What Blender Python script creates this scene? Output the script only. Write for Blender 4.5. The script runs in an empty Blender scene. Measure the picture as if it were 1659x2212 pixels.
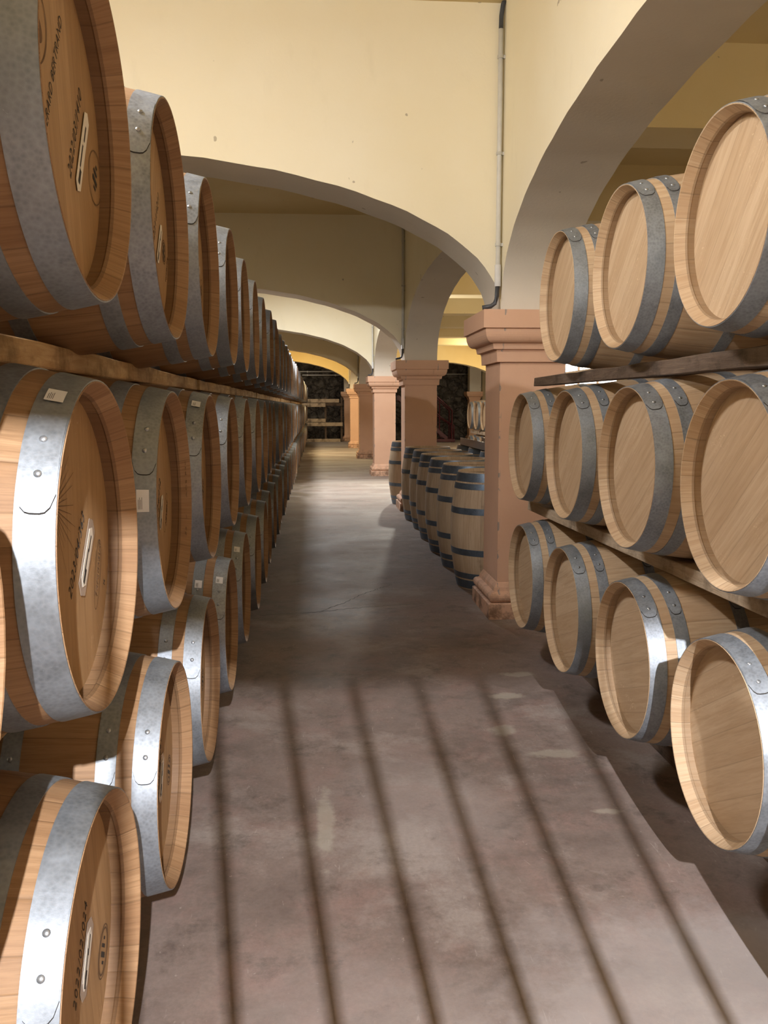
import bpy, bmesh, math, random
from mathutils import Matrix, Vector
random.seed(7)
C = bpy.context.scene.collection
S = bpy.context.scene
PI = math.pi

# ------------------------------------------------------------------ camera
cam_d = bpy.data.cameras.new('camera'); cam = bpy.data.objects.new('camera', cam_d); C.objects.link(cam)
F_PX = 1886.2
cam_d.sensor_fit = 'HORIZONTAL'; cam_d.sensor_width = 36; cam_d.lens = F_PX/1659*36
cam_d.clip_start = .02; cam_d.clip_end = 200
YAW, PIT, ROL, CH = .0783, .1201, -.0022, 1.467
fw = Vector((math.sin(YAW)*math.cos(PIT), math.cos(YAW)*math.cos(PIT), -math.sin(PIT)))
rt = Vector((math.cos(YAW), -math.sin(YAW), 0)); up = rt.cross(fw)
r2 = rt*math.cos(ROL)+up*math.sin(ROL); u2 = up*math.cos(ROL)-rt*math.sin(ROL)
M = Matrix((r2, u2, -fw)).transposed().to_4x4(); M.translation = (0, 0, CH)
cam.matrix_world = M
S.camera = cam

# ------------------------------------------------------------------ view, world
S.view_settings.view_transform = 'Standard'; S.view_settings.look = 'None'
S.view_settings.gamma = 1; S.view_settings.use_curve_mapping = False
S.view_settings.exposure = 0.0
S.cycles.use_denoising = True
S.cycles.max_bounces = 8; S.cycles.diffuse_bounces = 5
S.cycles.sample_clamp_indirect = 4
w = bpy.data.worlds.new('world'); S.world = w; w.use_nodes = True
w.node_tree.nodes['Background'].inputs[0].default_value = (.75, .82, 1, 1)
w.node_tree.nodes['Background'].inputs[1].default_value = .8

def lamp(name, kind, loc, energy, color, size=.1, sizey=None, rot=(0, 0, 0), spot=None):
    d = bpy.data.lights.new(name, kind); d.energy = energy; d.color = color
    if kind == 'AREA':
        d.shape = 'RECTANGLE'; d.size = size; d.size_y = sizey or size
    else:
        d.shadow_soft_size = size
    if spot: d.spot_size = spot; d.spot_blend = .5
    o = bpy.data.objects.new(name, d); C.objects.link(o); o.location = loc; o.rotation_euler = rot
    return o
WARM = (1, .87, .66); COOL = (.83, .9, 1); YEL = (1, .8, .45)
# low work lamp behind the camera, shining through the barred gate
lamp('lamp_gate', 'AREA', (.435, -2.946, 3.40), 700, (.95, .95, 1), .034, .07, rot=(math.radians(72), 0, 0))
lamp('lamp_left', 'POINT', (-3.9, -2.6, 3.45), 900, (.97, .97, 1), .05)
# fluorescent fittings: x, y, power, colour (bays lit alternately; far-end pair added to brighten wall and side nave)
FITTINGS = [(-1.7, 2.6, 150, (.97, .97, 1), 0), (-.6, 15.4, 280, (.93, .96, 1), 0), (-.6, 28.0, 250, YEL, 0), (-.6, 35.0, 45, (1, .9, .75), 0),
            (5.5, 3.0, 40, (1, .93, .82), .9), (5.5, 15.4, 170, (1, .95, .88), .9), (5.5, 28.0, 260, (1, .88, .65), .9), (6.85, 34.6, 22, (1, .9, .75), .9)]
# wall lamp on the third column
lamp('lamp_column', 'SPOT', (1.95, 18.0, 2.9), 420, (1, .95, .82), .06, rot=(math.radians(-68), 0, 0), spot=2.2)

# ------------------------------------------------------------------ node helpers
class NT:
    def __init__(s, name):
        s.m = bpy.data.materials.new(name); s.m.use_nodes = True
        s.t = s.m.node_tree; s.b = s.t.nodes['Principled BSDF']
    def n(s, ty, **kw):
        x = s.t.nodes.new('ShaderNode'+ty)
        for k, v in kw.items():
            if k in x.inputs.keys(): s.put(x.inputs[k], v)
            else: setattr(x, k, v)
        return x
    def put(s, sock, v):
        if isinstance(v, bpy.types.NodeSocket): s.t.links.new(v, sock)
        else:
            try: sock.default_value = v
            except Exception: sock.default_value = tuple(v)+(1,)
    def math(s, op, a, b=0., c=0., clamp=False):
        x = s.t.nodes.new('ShaderNodeMath'); x.operation = op; x.use_clamp = clamp
        s.put(x.inputs[0], a); s.put(x.inputs[1], b); s.put(x.inputs[2], c); return x.outputs[0]
    def mix(s, f, a, b, mode='MIX'):
        x = s.t.nodes.new('ShaderNodeMix'); x.data_type = 'RGBA'; x.blend_type = mode
        s.put(x.inputs[0], f); s.put(x.inputs[6], a if isinstance(a, bpy.types.NodeSocket) else tuple(a)+(1,))
        s.put(x.inputs[7], b if isinstance(b, bpy.types.NodeSocket) else tuple(b)+(1,)); return x.outputs[2]
    def obj(s): return s.n('TexCoord').outputs['Object']
    def scale(s, v, sc, loc=(0, 0, 0), rot=(0, 0, 0)):
        x = s.n('Mapping'); s.put(x.inputs[0], v); x.inputs['Scale'].default_value = sc
        x.inputs['Location'].default_value = loc; x.inputs['Rotation'].default_value = rot; return x.outputs[0]
    def noise(s, v, sc, det=4, rough=.55, dist=0.):
        x = s.n('TexNoise'); s.put(x.inputs['Vector'], v); x.inputs['Scale'].default_value = sc
        x.inputs['Detail'].default_value = det; x.inputs['Roughness'].default_value = rough
        x.inputs['Distortion'].default_value = dist; return x.outputs[0]
    def ramp(s, v, a, b, lo=0., hi=1.):
        x = s.n('MapRange'); x.clamp = True; s.put(x.inputs[0], v); x.inputs[1].default_value = a; x.inputs[2].default_value = b
        x.inputs[3].default_value = lo; x.inputs[4].default_value = hi; return x.outputs[0]
    def sep(s, v):
        x = s.n('SeparateXYZ'); s.put(x.inputs[0], v); return x.outputs
    def comb(s, a, b, c):
        x = s.n('CombineXYZ'); s.put(x.inputs[0], a); s.put(x.inputs[1], b); s.put(x.inputs[2], c); return x.outputs[0]
    def rand(s): return s.n('ObjectInfo').outputs['Random']
    def bump(s, h, st=.3, d=.01):
        x = s.n('Bump'); s.put(x.inputs['Height'], h); x.inputs['Strength'].default_value = st
        x.inputs['Distance'].default_value = d; s.t.links.new(x.outputs[0], s.b.inputs['Normal'])
    def out(s, col, rough=.7, metal=0., spec=.5):
        s.put(s.b.inputs['Base Color'], col if isinstance(col, bpy.types.NodeSocket) else tuple(col)+(1,))
        s.put(s.b.inputs['Roughness'], rough); s.put(s.b.inputs['Metallic'], metal)
        s.b.inputs['Specular IOR Level'].default_value = spec; return s.m

def plaster(name, c1, c2, chip=True):
    t = NT(name); o = t.obj()
    a = t.noise(o, 1.1, 5); b = t.noise(t.scale(o, (1, 1, .35)), 7, 5)
    col = t.mix(t.ramp(a, .35, .7), c1, c2)
    col = t.mix(t.ramp(b, .62, .85, 0, .25), col, tuple(x*.75 for x in c1))
    spots = t.noise(o, 9, 2)
    col = t.mix(t.ramp(spots, .745, .76, 0, .6), col, (.25, .2, .14))
    t.bump(t.noise(o, 60, 6), .25, .004)
    return t.out(col, .88, spec=.2)
M_WALL = plaster('cream_plaster', (.81, .73, .53), (.84, .775, .60))
M_WALL_WARMLIT = plaster('cream_plaster_yellow_lit', (.80, .60, .27), (.84, .66, .33))  # same cream plaster, with the warm lamp's yellow put into its colour
M_SOFF = plaster('greyish_lime_plaster', (.66, .62, .54), (.72, .68, .60))
M_CEIL = plaster('ceiling_plaster', (.66, .53, .28), (.70, .58, .34))

def salmon():
    t = NT('salmon_masonry_paint'); o = t.obj(); z = t.sep(o)
    base = t.mix(t.ramp(t.noise(o, 2.2, 4), .3, .7), (.68, .42, .285), (.73, .47, .325))
    # chips along the shaft's arrises
    ax = t.math('ABSOLUTE', z[0]); ay = t.math('ABSOLUTE', z[1])
    near = t.math('MULTIPLY', t.ramp(ax, .21, .2265), t.ramp(ay, .235, .25))
    ch = t.math('MULTIPLY', near, t.ramp(t.noise(t.scale(o, (1, 1, .7)), 17, 5, .65), .54, .57))
    inshaft = t.math('LESS_THAN', ax, .2275)
    col = t.mix(t.math('MULTIPLY', ch, inshaft), base, (.27, .26, .25))
    # damp peeled foot
    foot = t.ramp(z[2], .30, .03)
    dm = t.math('MULTIPLY', foot, t.ramp(t.noise(o, 9, 7, .75), .44, .60, 0, .8))
    col = t.mix(dm, col, (.11, .06, .035))
    col = t.mix(t.ramp(t.noise(t.scale(o, (6, 6, .6)), 3, 3), .66, .8, 0, .35), col, (.33, .17, .10))
    t.bump(t.noise(o, 45, 6), .3, .004)
    return t.out(col, .72, spec=.3)
M_SALMON = salmon()

def floor_mat():
    t = NT('worn_stained_concrete'); o = t.obj()
    a = t.noise(o, .9, 6, .6, .2); b = t.noise(o, 3.2, 9, .68, .1); c = t.noise(o, 14, 6, .6)
    d = t.noise(t.scale(o, (1, 1, 1), (7, 3, 0)), 1.3, 9, .7, .25)
    col = t.mix(t.ramp(a, .35, .65), (.155, .116, .098), (.275, .205, .172))
    col = t.mix(t.ramp(b, .48, .66, 0, .7), col, (.30, .195, .165))
    col = t.mix(t.ramp(d, .52, .62, 0, .7), col, (.36, .305, .265))
    col = t.mix(t.ramp(t.noise(o, 4.3, 9, .78, .1), .53, .68, 0, .75), col, (.085, .062, .05))
    col = t.mix(t.ramp(c, .35, .75, 0, .2), col, (.42, .36, .31))
    col = t.mix(t.ramp(t.noise(o, 70, 5, .7), .3, .7, .28, 0), col, (.07, .052, .042))
    col = t.mix(t.ramp(t.noise(t.scale(o, (5, 1.1, 1)), 9, 5, .6, 1.), .66, .70, 0, .35), col, (.44, .38, .33))
    col = t.mix(t.ramp(t.noise(o, 38, 3, .6), .70, .74, 0, .5), col, (.46, .39, .33))
    # far part of the aisle is mixed to a paler tone
    p = t.sep(o)
    far_pale = t.math('MULTIPLY', t.ramp(p[1], 9, 15, 0, .8), t.ramp(t.noise(t.scale(o, (.6, 2.2, 1)), .9, 6), .3, .65))
    col = t.mix(far_pale, col, (.42, .38, .33))
    # pale splashes
    for (x, y, rx, ry) in [(.95, 4.25, .10, .055), (.84, 3.78, .075, .07), (1.00, 3.5, .13, .05), (1.04, 2.96, .06, .03), (1.10, 4.6, .10, .05), (.02, 2.95, .035, .30)]:
        v = t.n('VectorMath', operation='LENGTH'); sc = t.n('VectorMath', operation='MULTIPLY_ADD')
        wob = t.math('MULTIPLY', t.math('SUBTRACT', t.noise(o, 9, 6, .7), .5), 2.4)
        t.put(sc.inputs[0], o); sc.inputs[1].default_value = (1/rx, 1/ry, 0); sc.inputs[2].default_value = (-x/rx, -y/ry, 0)
        t.put(v.inputs[0], sc.outputs[0])
        f = t.ramp(t.math('ADD', v.outputs['Value'], wob), .6, 1.05, .5, 0)
        col = t.mix(f, col, (.42, .38, .30))
    for (x, y, rx, ry, k) in [(1.0, 1.95, .55, .42, .5), (.2, 1.7, .5, .5, .22), (.35, 3.1, .3, .55, .2)]:       # broad paler areas: first paints in a pool of lamp light, others are worn
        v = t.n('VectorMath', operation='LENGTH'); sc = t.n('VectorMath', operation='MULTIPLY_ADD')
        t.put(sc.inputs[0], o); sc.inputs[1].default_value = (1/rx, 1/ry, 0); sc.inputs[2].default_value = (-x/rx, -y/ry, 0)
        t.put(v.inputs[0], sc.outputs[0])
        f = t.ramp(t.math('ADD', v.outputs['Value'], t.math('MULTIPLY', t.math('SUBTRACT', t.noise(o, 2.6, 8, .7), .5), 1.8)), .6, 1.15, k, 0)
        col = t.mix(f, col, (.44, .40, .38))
    h = t.math('ADD', b, t.math('MULTIPLY', c, .3))
    t.bump(h, .35, .006)
    return t.out(col, t.ramp(a, .3, .7, .55, .8), spec=.35)
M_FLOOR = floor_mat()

def stave_mat(name, c1, c2, c3):
    t = NT(name); o = t.obj(); p = t.sep(o)
    th = t.math('ARCTAN2', p[1], p[0]); rnd = t.rand()
    u = t.math('ADD', t.math('MULTIPLY', th, 28/(2*PI)), t.math('MULTIPLY', rnd, 3.))
    # uneven stave widths
    u = t.math('ADD', u, t.math('MULTIPLY', t.math('SINE', t.math('MULTIPLY', u, 1.7)), .25))
    idx = t.math('FLOOR', u); fr = t.math('FRACT', u)
    wn = t.n('TexWhiteNoise', noise_dimensions='2D'); t.put(wn.inputs[0], t.comb(idx, rnd, 0))
    g = t.noise(t.comb(t.math('MULTIPLY', th, 9), t.math('ADD', t.math('MULTIPLY', p[2], 1.3), t.math('MULTIPLY', idx, 5)), t.math('MULTIPLY', rnd, 30)), 3.2, 8, .65, .5)
    fine = t.noise(t.comb(t.math('MULTIPLY', th, 40), t.math('MULTIPLY', p[2], 3), rnd), 4, 5, .6)
    col = t.mix(wn.outputs[0], c1, c2)
    col = t.mix(t.ramp(g, .42, .66, 0, .65), col, c3)
    col = t.mix(t.ramp(fine, .5, .75, 0, .3), col, tuple(x*.55 for x in c3))
    # croze groove inside the chime is coloured darker
    rr = t.math('SQRT', t.math('ADD', t.math('MULTIPLY', p[0], p[0]), t.math('MULTIPLY', p[1], p[1])))
    inner = t.math('MULTIPLY', t.math('LESS_THAN', rr, .2675), t.math('GREATER_THAN', t.math('ABSOLUTE', p[2]), .40))
    col = t.mix(t.math('MULTIPLY', inner, .55), col, tuple(x*.45 for x in c3))
    st = t.noise(t.scale(o, (2, 2, 1)), 5, 6, .7)
    col = t.mix(t.ramp(st, .62, .74, 0, .45), col, tuple(x*.4 for x in c3))
    e = t.math('MINIMUM', fr, t.math('SUBTRACT', 1, fr))
    line = t.ramp(e, .008, .03, .30, 0)
    col = t.mix(line, col, tuple(x*.25 for x in c3))
    t.bump(t.math('ADD', t.math('MULTIPLY', fine, .4), t.ramp(e, 0, .05)), .25, .003)
    return t.out(col, .6, spec=.3)
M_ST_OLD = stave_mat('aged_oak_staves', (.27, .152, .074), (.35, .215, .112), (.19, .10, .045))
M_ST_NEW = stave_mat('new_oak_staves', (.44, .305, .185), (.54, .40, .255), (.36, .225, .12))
M_ST_UP = stave_mat('grey_oak_staves', (.50, .375, .25), (.60, .47, .33), (.40, .28, .165))

def head_mat(name, c1, c2, c3, fleck):
    t = NT(name); o = t.obj(); p = t.sep(o); rnd = t.rand()
    u = t.math('ADD', t.math('MULTIPLY', p[0], 11), t.math('MULTIPLY', rnd, 7))
    idx = t.math('FLOOR', u); fr = t.math('FRACT', u)
    wn = t.n('TexWhiteNoise', noise_dimensions='2D'); t.put(wn.inputs[0], t.comb(idx, rnd, 0))
    g = t.noise(t.comb(t.math('MULTIPLY', p[0], 22), t.math('ADD', t.math('MULTIPLY', p[1], 1.2), t.math('MULTIPLY', idx, 3)), t.math('MULTIPLY', rnd, 30)), 2.4, 8, .62, .6)
    fine = t.noise(t.comb(t.math('MULTIPLY', p[0], 90), t.math('MULTIPLY', p[1], 4), t.math('MULTIPLY', rnd, 9)), 3, 4)
    col = t.mix(wn.outputs[0], c1, c2)
    col = t.mix(t.ramp(g, .4, .68, 0, .7), col, c3)
    col = t.mix(t.ramp(fine, .5, .72, 0, .22), col, tuple(x*.6 for x in c3))
    fl = t.noise(t.comb(t.math('MULTIPLY', p[0], 9), t.math('MULTIPLY', p[1], 5), t.math('MULTIPLY', rnd, 50)), 8, 3, .5, 2.5)
    pk = t.noise(t.comb(p[0], p[1], rnd), 5, 2)
    col = t.mix(t.math('MULTIPLY', t.ramp(fl, .64, .67, 0, fleck), t.ramp(pk, .5, .6)), col, (.66, .5, .32))
    e = t.math('MINIMUM', fr, t.math('SUBTRACT', 1, fr))
    col = t.mix(t.ramp(e, .005, .018, .32, 0), col, tuple(x*.35 for x in c3))
    t.bump(fine, .12, .002)
    return t.out(col, .58, spec=.3)
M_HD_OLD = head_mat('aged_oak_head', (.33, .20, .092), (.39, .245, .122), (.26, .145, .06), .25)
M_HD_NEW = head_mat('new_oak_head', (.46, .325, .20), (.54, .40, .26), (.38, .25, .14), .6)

def steel(name, c, rough=.50):
    t = NT(name); o = t.obj(); rnd = t.rand(); q = t.sep(o)
    sh = t.comb(t.math('ADD', q[0], t.math('MULTIPLY', rnd, 9)), q[1], q[2])
    v = t.n('TexVoronoi'); t.put(v.inputs['Vector'], sh); v.inputs['Scale'].default_value = 130
    n = t.noise(sh, 13, 8, .75); n2 = t.noise(sh, 3.5, 5, .6); sc = t.noise(sh, 45, 4, .7, 2)
    col = t.mix(t.ramp(n, .38, .66), tuple(x*.55 for x in c), c)
    col = t.mix(t.math('MULTIPLY', v.outputs['Distance'], .45), col, tuple(min(1, x*1.5) for x in c))
    col = t.mix(t.ramp(n2, .5, .72, 0, .6), col, tuple(x*.45 for x in c))
    col = t.mix(t.ramp(sc, .68, .74, 0, .4), col, tuple(min(1, x*1.7) for x in c))
    col = t.mix(t.math('MULTIPLY', rnd, .3), col, (c[0]*.6, c[1]*.6, c[2]*.52))
    t.bump(n, .22, .003)
    return t.out(col, t.ramp(n, .3, .7, rough-.05, rough+.16), metal=.72)
M_HOOP = steel('galvanised_hoop_steel', (.33, .36, .395))
M_HOOPD = steel('dark_hoop_steel', (.20, .26, .34), .4)
M_RIVET = steel('rivet_steel', (.42, .44, .46), .3)

def beam_mat(name, c1, c2):
    t = NT(name); o = t.obj()
    g = t.noise(t.scale(o, (14, 1.3, 14)), 3, 8, .7, .6); b = t.noise(o, 4, 6, .7)
    col = t.mix(t.ramp(g, .35, .7), c1, c2)
    col = t.mix(t.ramp(b, .5, .66, 0, .75), col, tuple(x*.3 for x in c1))
    t.bump(g, .6, .01)
    return t.out(col, .85, spec=.2)
M_BEAM = beam_mat('rough_sawn_rack_timber', (.40, .25, .12), (.60, .43, .24))
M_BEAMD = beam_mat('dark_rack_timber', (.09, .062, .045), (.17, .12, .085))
M_BEAML = beam_mat('pale_rack_timber', (.42, .31, .2), (.58, .46, .33))

def stone():
    t = NT('dark_rubble_stone'); o = t.obj()
    v = t.n('TexVoronoi', feature='DISTANCE_TO_EDGE'); t.put(v.inputs['Vector'], t.comb(t.math('ADD', t.sep(o)[0], t.math('MULTIPLY', t.noise(o, 2.5, 5), .9)), 0, t.math('ADD', t.sep(o)[2], t.math('MULTIPLY', t.noise(t.scale(o, (1, 1, 1), (5, 5, 5)), 2.5, 5), .9)))); v.inputs['Scale'].default_value = 2.6
    n = t.noise(o, 3.5, 8, .75, .5); n2 = t.noise(o, 1.3, 4)
    col = t.mix(t.ramp(n, .35, .72), (.03, .026, .023), (.19, .17, .15))
    col = t.mix(t.ramp(v.outputs[0], 0, .05, .45, 0), col, (.03, .025, .02))
    col = t.mix(t.math('MULTIPLY', t.ramp(n, .58, .68), t.ramp(n2, .5, .6, 0, .7)), col, (.36, .33, .29))
    t.bump(t.math('ADD', n, t.ramp(v.outputs[0], 0, .12)), .9, .08)
    return t.out(col, .9, spec=.1)
M_STONE = stone()

def plain(name, c, rough=.5, metal=0., emit=None):
    t = NT(name); o = t.obj()
    col = t.mix(t.ramp(t.noise(o, 20, 4), .3, .7, 0, .35), c, tuple(x*.7 for x in c))
    m = t.out(col, rough, metal)
    if emit:
        t.b.inputs['Emission Color'].default_value = tuple(c)+(1,); t.b.inputs['Emission Strength'].default_value = emit
    return m
M_PVC = plain('grey_white_conduit', (.62, .61, .57), .4)
M_FLEX = plain('dark_flexible_conduit', (.06, .065, .075), .5)
M_RED = plain('dark_red_painted_steel', (.075, .006, .012), .4)
M_PAPER = plain('label_paper', (.72, .66, .56), .6)
M_STICK = plain('sticker_paper', (.80, .80, .80), .5)
M_FILM = plain('clear_label_film', (.36, .30, .25), .22)
M_INK = plain('black_stencil_ink', (.03, .025, .02), .8)
M_BURN = plain('branded_mark', (.12, .065, .03), .9)
M_IRON = plain('painted_gate_iron', (.05, .05, .05), .5)
M_GREYM = plain('grey_sheet_steel', (.17, .16, .155), .4, .3)
M_WHITE = plain('white_painted_metal', (.75, .75, .75), .4)
M_TUBE = plain('lit_fluorescent_tube', (1, .93, .8), .4, emit=6)
M_PANE = plain('daylit_window_glass', (1, .97, .93), .3, emit=3.2)
M_BROWNW = plain('window_frame_wood', (.5, .33, .2), .6)

# ------------------------------------------------------------------ mesh helpers
def mesh_obj(name, bm, mats, parent=None, smooth=False, loc=None):
    me = bpy.data.meshes.new(name); bm.normal_update(); bm.to_mesh(me); bm.free()
    for m in (mats if isinstance(mats, (list, tuple)) else [mats]): me.materials.append(m)
    if smooth:
        for p in me.polygons: p.use_smooth = True
    o = bpy.data.objects.new(name, me); C.objects.link(o)
    if parent: o.parent = parent
    if loc: o.location = loc
    return o
def empty(name, loc=(0, 0, 0), rot=None):
    o = bpy.data.objects.new(name, None); C.objects.link(o); o.location = loc
    o.empty_display_size = .1
    if rot: o.rotation_euler = rot
    return o
def tag(o, label, cat=None, group=None, kind=None):
    if label: o['label'] = label
    if cat: o['category'] = cat
    if group: o['group'] = group
    if kind: o['kind'] = kind
    return o
def crisp(bm, deg=32):
    bm.normal_update(); lim = math.radians(deg)
    es = [e for e in bm.edges if len(e.link_faces) == 2 and e.calc_face_angle(0) > lim]
    if es: bmesh.ops.split_edges(bm, edges=es)
def structure(o, label=None):
    o['kind'] = 'structure'
    if label: o['label'] = label
    return o
def box(bm, x0, x1, y0, y1, z0, z1, mi=0):
    vs = [bm.verts.new((x, y, z)) for z in (z0, z1) for x, y in ((x0, y0), (x1, y0), (x1, y1), (x0, y1))]
    for f in ((3, 2, 1, 0), (4, 5, 6, 7), (0, 1, 5, 4), (1, 2, 6, 5), (2, 3, 7, 6), (3, 0, 4, 7)):
        fa = bm.faces.new([vs[i] for i in f]); fa.material_index = mi
def tube(bm, pts, r, n=10, mi=0):
    pts = [Vector(p) for p in pts]; rings = []
    for i, p in enumerate(pts):
        d = (pts[min(i+1, len(pts)-1)]-pts[max(i-1, 0)]).normalized()
        a = d.orthogonal() if abs(d.z) > .9 else d.cross(Vector((0, 0, 1)))
        if abs(d.z) > .9: a = Vector((1, 0, 0))-d*d.x
        a.normalize(); b = d.cross(a)
        rings.append([bm.verts.new(p+r*(math.cos(t*2*PI/n)*a+math.sin(t*2*PI/n)*b)) for t in range(n)])
    for A, B in zip(rings, rings[1:]):
        for i in range(n):
            f = bm.faces.new((A[i], A[(i+1) % n], B[(i+1) % n], B[i])); f.smooth = True; f.material_index = mi
    for R in (rings[0], rings[-1]):
        try: bm.faces.new(R)
        except Exception: pass
def lathe(bm, prof, n, mi=0, smooth=True):          # profile of (r, z) about local Z
    rings = []
    for r, z in prof:
        rings.append([bm.verts.new((r*math.cos(2*PI*i/n), r*math.sin(2*PI*i/n), z)) for i in range(n)])
    for A, B in zip(rings, rings[1:]):
        for i in range(n):
            f = bm.faces.new((A[i], A[(i+1) % n], B[(i+1) % n], B[i])); f.smooth = smooth; f.material_index = mi
    return rings

# ------------------------------------------------------------------ the barrel
L = .95; RB = .345; RE = .2855
def rad(s): return RB-(RB-RE)*abs(s/(L/2))**1.9
def staves_bm(bm, n, mi=0, steps=20):
    pr = [(.2665, -L/2+.062), (.2665, -L/2+.037), (.2645, -L/2+.034), (.2825, -L/2+.001), (RE-.0005, -L/2)]
    for i in range(1, steps):
        s = -L/2+L*i/steps; pr.append((rad(s), s))
    pr += [(RE-.0005, L/2), (.2825, L/2-.001), (.2645, L/2-.034), (.2665, L/2-.037), (.2665, L/2-.062)]
    lathe(bm, pr, n, mi)
    for f in bm.faces:
        if all(abs(v.co.z) > L/2-.07 and v.co.xy.length < .2835 for v in f.verts): f.smooth = False
def head_bm(bm, z, sgn, n, mi=0):
    vs = [bm.verts.new((.2665*math.cos(2*PI*i/n), .2665*math.sin(2*PI*i/n), z)) for i in range(n)]
    f = bm.faces.new(vs if sgn > 0 else vs[::-1]); f.material_index = mi
def hoop_bm(bm, z0, z1, n, a0=None, mi=0, t=.0022):
    def prof(dr):
        k = 4; return [(rad(z0)-.002, z0)]+[(rad(z0+(z1-z0)*i/k)+t+dr, z0+(z1-z0)*i/k) for i in range(k+1)]+[(rad(z1)-.002, z1)]
    lathe(bm, prof(0), n, mi)
    if a0 is not None:                     # riveted overlap with a rounded end
        span = math.radians(34); m = 14; k = 8; g = []
        for j in range(k+1):
            v = j/k; z = z0+(z1-z0)*(.02+.96*v); row = []
            lim = 1-.17*(2*v-1)**4-.0
            for i in range(m+1):
                a = a0+span*(1-lim*i/m)
                r = rad(z)+t+.0022
                row.append(bm.verts.new((r*math.cos(a), r*math.sin(a), z)))
            g.append(row)
        for j in range(k):
            for i in range(m):
                f = bm.faces.new((g[j][i], g[j][i+1], g[j+1][i+1], g[j+1][i])); f.smooth = True; f.material_index = mi
        edge = [g[j][m] for j in range(k+1)]
        low = []
        for v in edge:
            q = v.co.copy(); rr = q.xy.length; q.xy *= (rr-.0020)/rr; q.xy = Matrix.Rotation(-.0075, 2) @ q.xy; low.append(bm.verts.new(q))
        for j in range(k): bm.faces.new((edge[j], edge[j+1], low[j+1], low[j])).material_index = 1
HOOPS = [(.0015, .057), (.093, .137), (.300, .342)]
HOOPZ = [(L/2-b, L/2-a) for a, b in HOOPS]+[(-L/2+a, -L/2+b) for a, b in HOOPS]
_cache = {}
def me_of(key, fn, mats, smooth=False):
    if key not in _cache:
        bm = bmesh.new(); fn(bm); crisp(bm); me = bpy.data.meshes.new(key); bm.normal_update(); bm.to_mesh(me); bm.free()
        for m in mats: me.materials.append(m)
        _cache[key] = me
    return _cache[key]
def ob(name, me, parent, loc=(0, 0, 0), rot=None):
    o = bpy.data.objects.new(name, me); C.objects.link(o); o.parent = parent; o.location = loc
    if rot: o.rotation_euler = rot
    return o
def rivet_bm(bm):
    bmesh.ops.create_uvsphere(bm, u_segments=12, v_segments=8, radius=.0062)
    for v in bm.verts: v.co.z *= .6
    for f in bm.faces: f.smooth = True
HOOPU = [(.010, .078), (.092, .138), (.285, .335)]
HOOPZU = [(L/2-b, L/2-a) for a, b in HOOPU]+[(-L/2+a, -L/2+b) for a, b in HOOPU]
def make_barrel(kind, style, side, near):
    """kind: old / new / up.  style: lying barrel has its base below local -Y; upright has base at local -Z.
    side = +1: rivets on local +X side, -1: on local -X side."""
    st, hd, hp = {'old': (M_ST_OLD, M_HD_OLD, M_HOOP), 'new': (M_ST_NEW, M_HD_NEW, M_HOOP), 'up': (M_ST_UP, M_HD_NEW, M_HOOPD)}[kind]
    root = empty('oak_barrel')
    off = Vector((0, RB, 0)) if style == 'lying' else Vector((0, 0, L/2))
    ob('staves', me_of('staves_'+kind, lambda b: staves_bm(b, 84), [st]), root, off)
    zf = L/2-.056
    ob('head', me_of('head_f_'+kind, lambda b: head_bm(b, 0, 1, 84), [hd]), root, off+Vector((0, 0, zf)), (0, 0, near))
    ob('head', me_of('head_b_'+kind, lambda b: head_bm(b, 0, -1, 84), [hd]), root, off+Vector((0, 0, -zf)), (0, 0, near))
    for i, (a, b) in enumerate(HOOPZ if style == 'lying' else HOOPZU):
        if style == 'lying': ang = {1: math.radians(24), -1: PI-math.radians(24)-math.radians(34)+math.radians(10)}[side]
        else: ang = random.uniform(0, 6)
        if style == 'lying' and i == 1: ang += math.radians(-4)
        rv = style == 'lying' and i in (0, 1, 2)
        key = 'hoop_%s_%s_%d_%d' % (kind, style, side, i)
        # overlap end points down on the near side
        if side > 0: fn = lambda bmm, a=a, b=b, ang=ang: hoop_bm(bmm, a, b, 84, math.radians(23))
        else:
            def fn(bmm, a=a, b=b, ang=ang):
                hoop_bm(bmm, a, b, 84, math.radians(18))
                for v in bmm.verts: v.co.x *= -1
                bmesh.ops.reverse_faces(bmm, faces=bmm.faces)
        h = ob('hoop', me_of(key, fn, [hp, M_INK]), root, off)
        if rv:
            zm = (a+b)/2
            for d in (29.5, 41):
                th = math.radians(d); th = th if side > 0 else PI-th
                r = rad(zm)+.0022+.0024
                rv_o = ob('rivet', me_of('rivet', rivet_bm, [M_RIVET]), h, (r*math.cos(th), r*math.sin(th), zm))
                q = Vector((math.cos(th), math.sin(th), 0)).to_track_quat('Z', 'Y'); rv_o.rotation_euler = q.to_euler()
    return root
def copy_tree(o, parent=None):
    c = o.copy(); C.objects.link(c)
    if parent: c.parent = parent
    for ch in list(o.children): copy_tree(ch, c)
    return c
ROT_L = Matrix(((0, 0, 1), (1, 0, 0), (0, 1, 0))).to_euler()      # local Z -> +X world, local Y up
ROT_R = Matrix(((0, 0, -1), (-1, 0, 0), (0, 1, 0))).to_euler()     # local Z -> -X world, local Y up
def far_bm(bm):
    staves_bm(bm, 40, 0, 10); head_bm(bm, L/2-.056, 1, 40, 1); head_bm(bm, -L/2+.056, -1, 40, 1)
    for a, b in HOOPZ: hoop_bm(bm, a, b, 40, None, 2)
    for v in bm.verts: v.co.y += 0
FAR = {k: me_of('barrel_far_'+k, far_bm, m) for k, m in (('old', [M_ST_OLD, M_HD_OLD, M_HOOP]), ('new', [M_ST_NEW, M_HD_NEW, M_HOOP]), ('up', [M_ST_UP, M_HD_NEW, M_HOOPD]))}
PROTO = {}
used = set()
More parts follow.
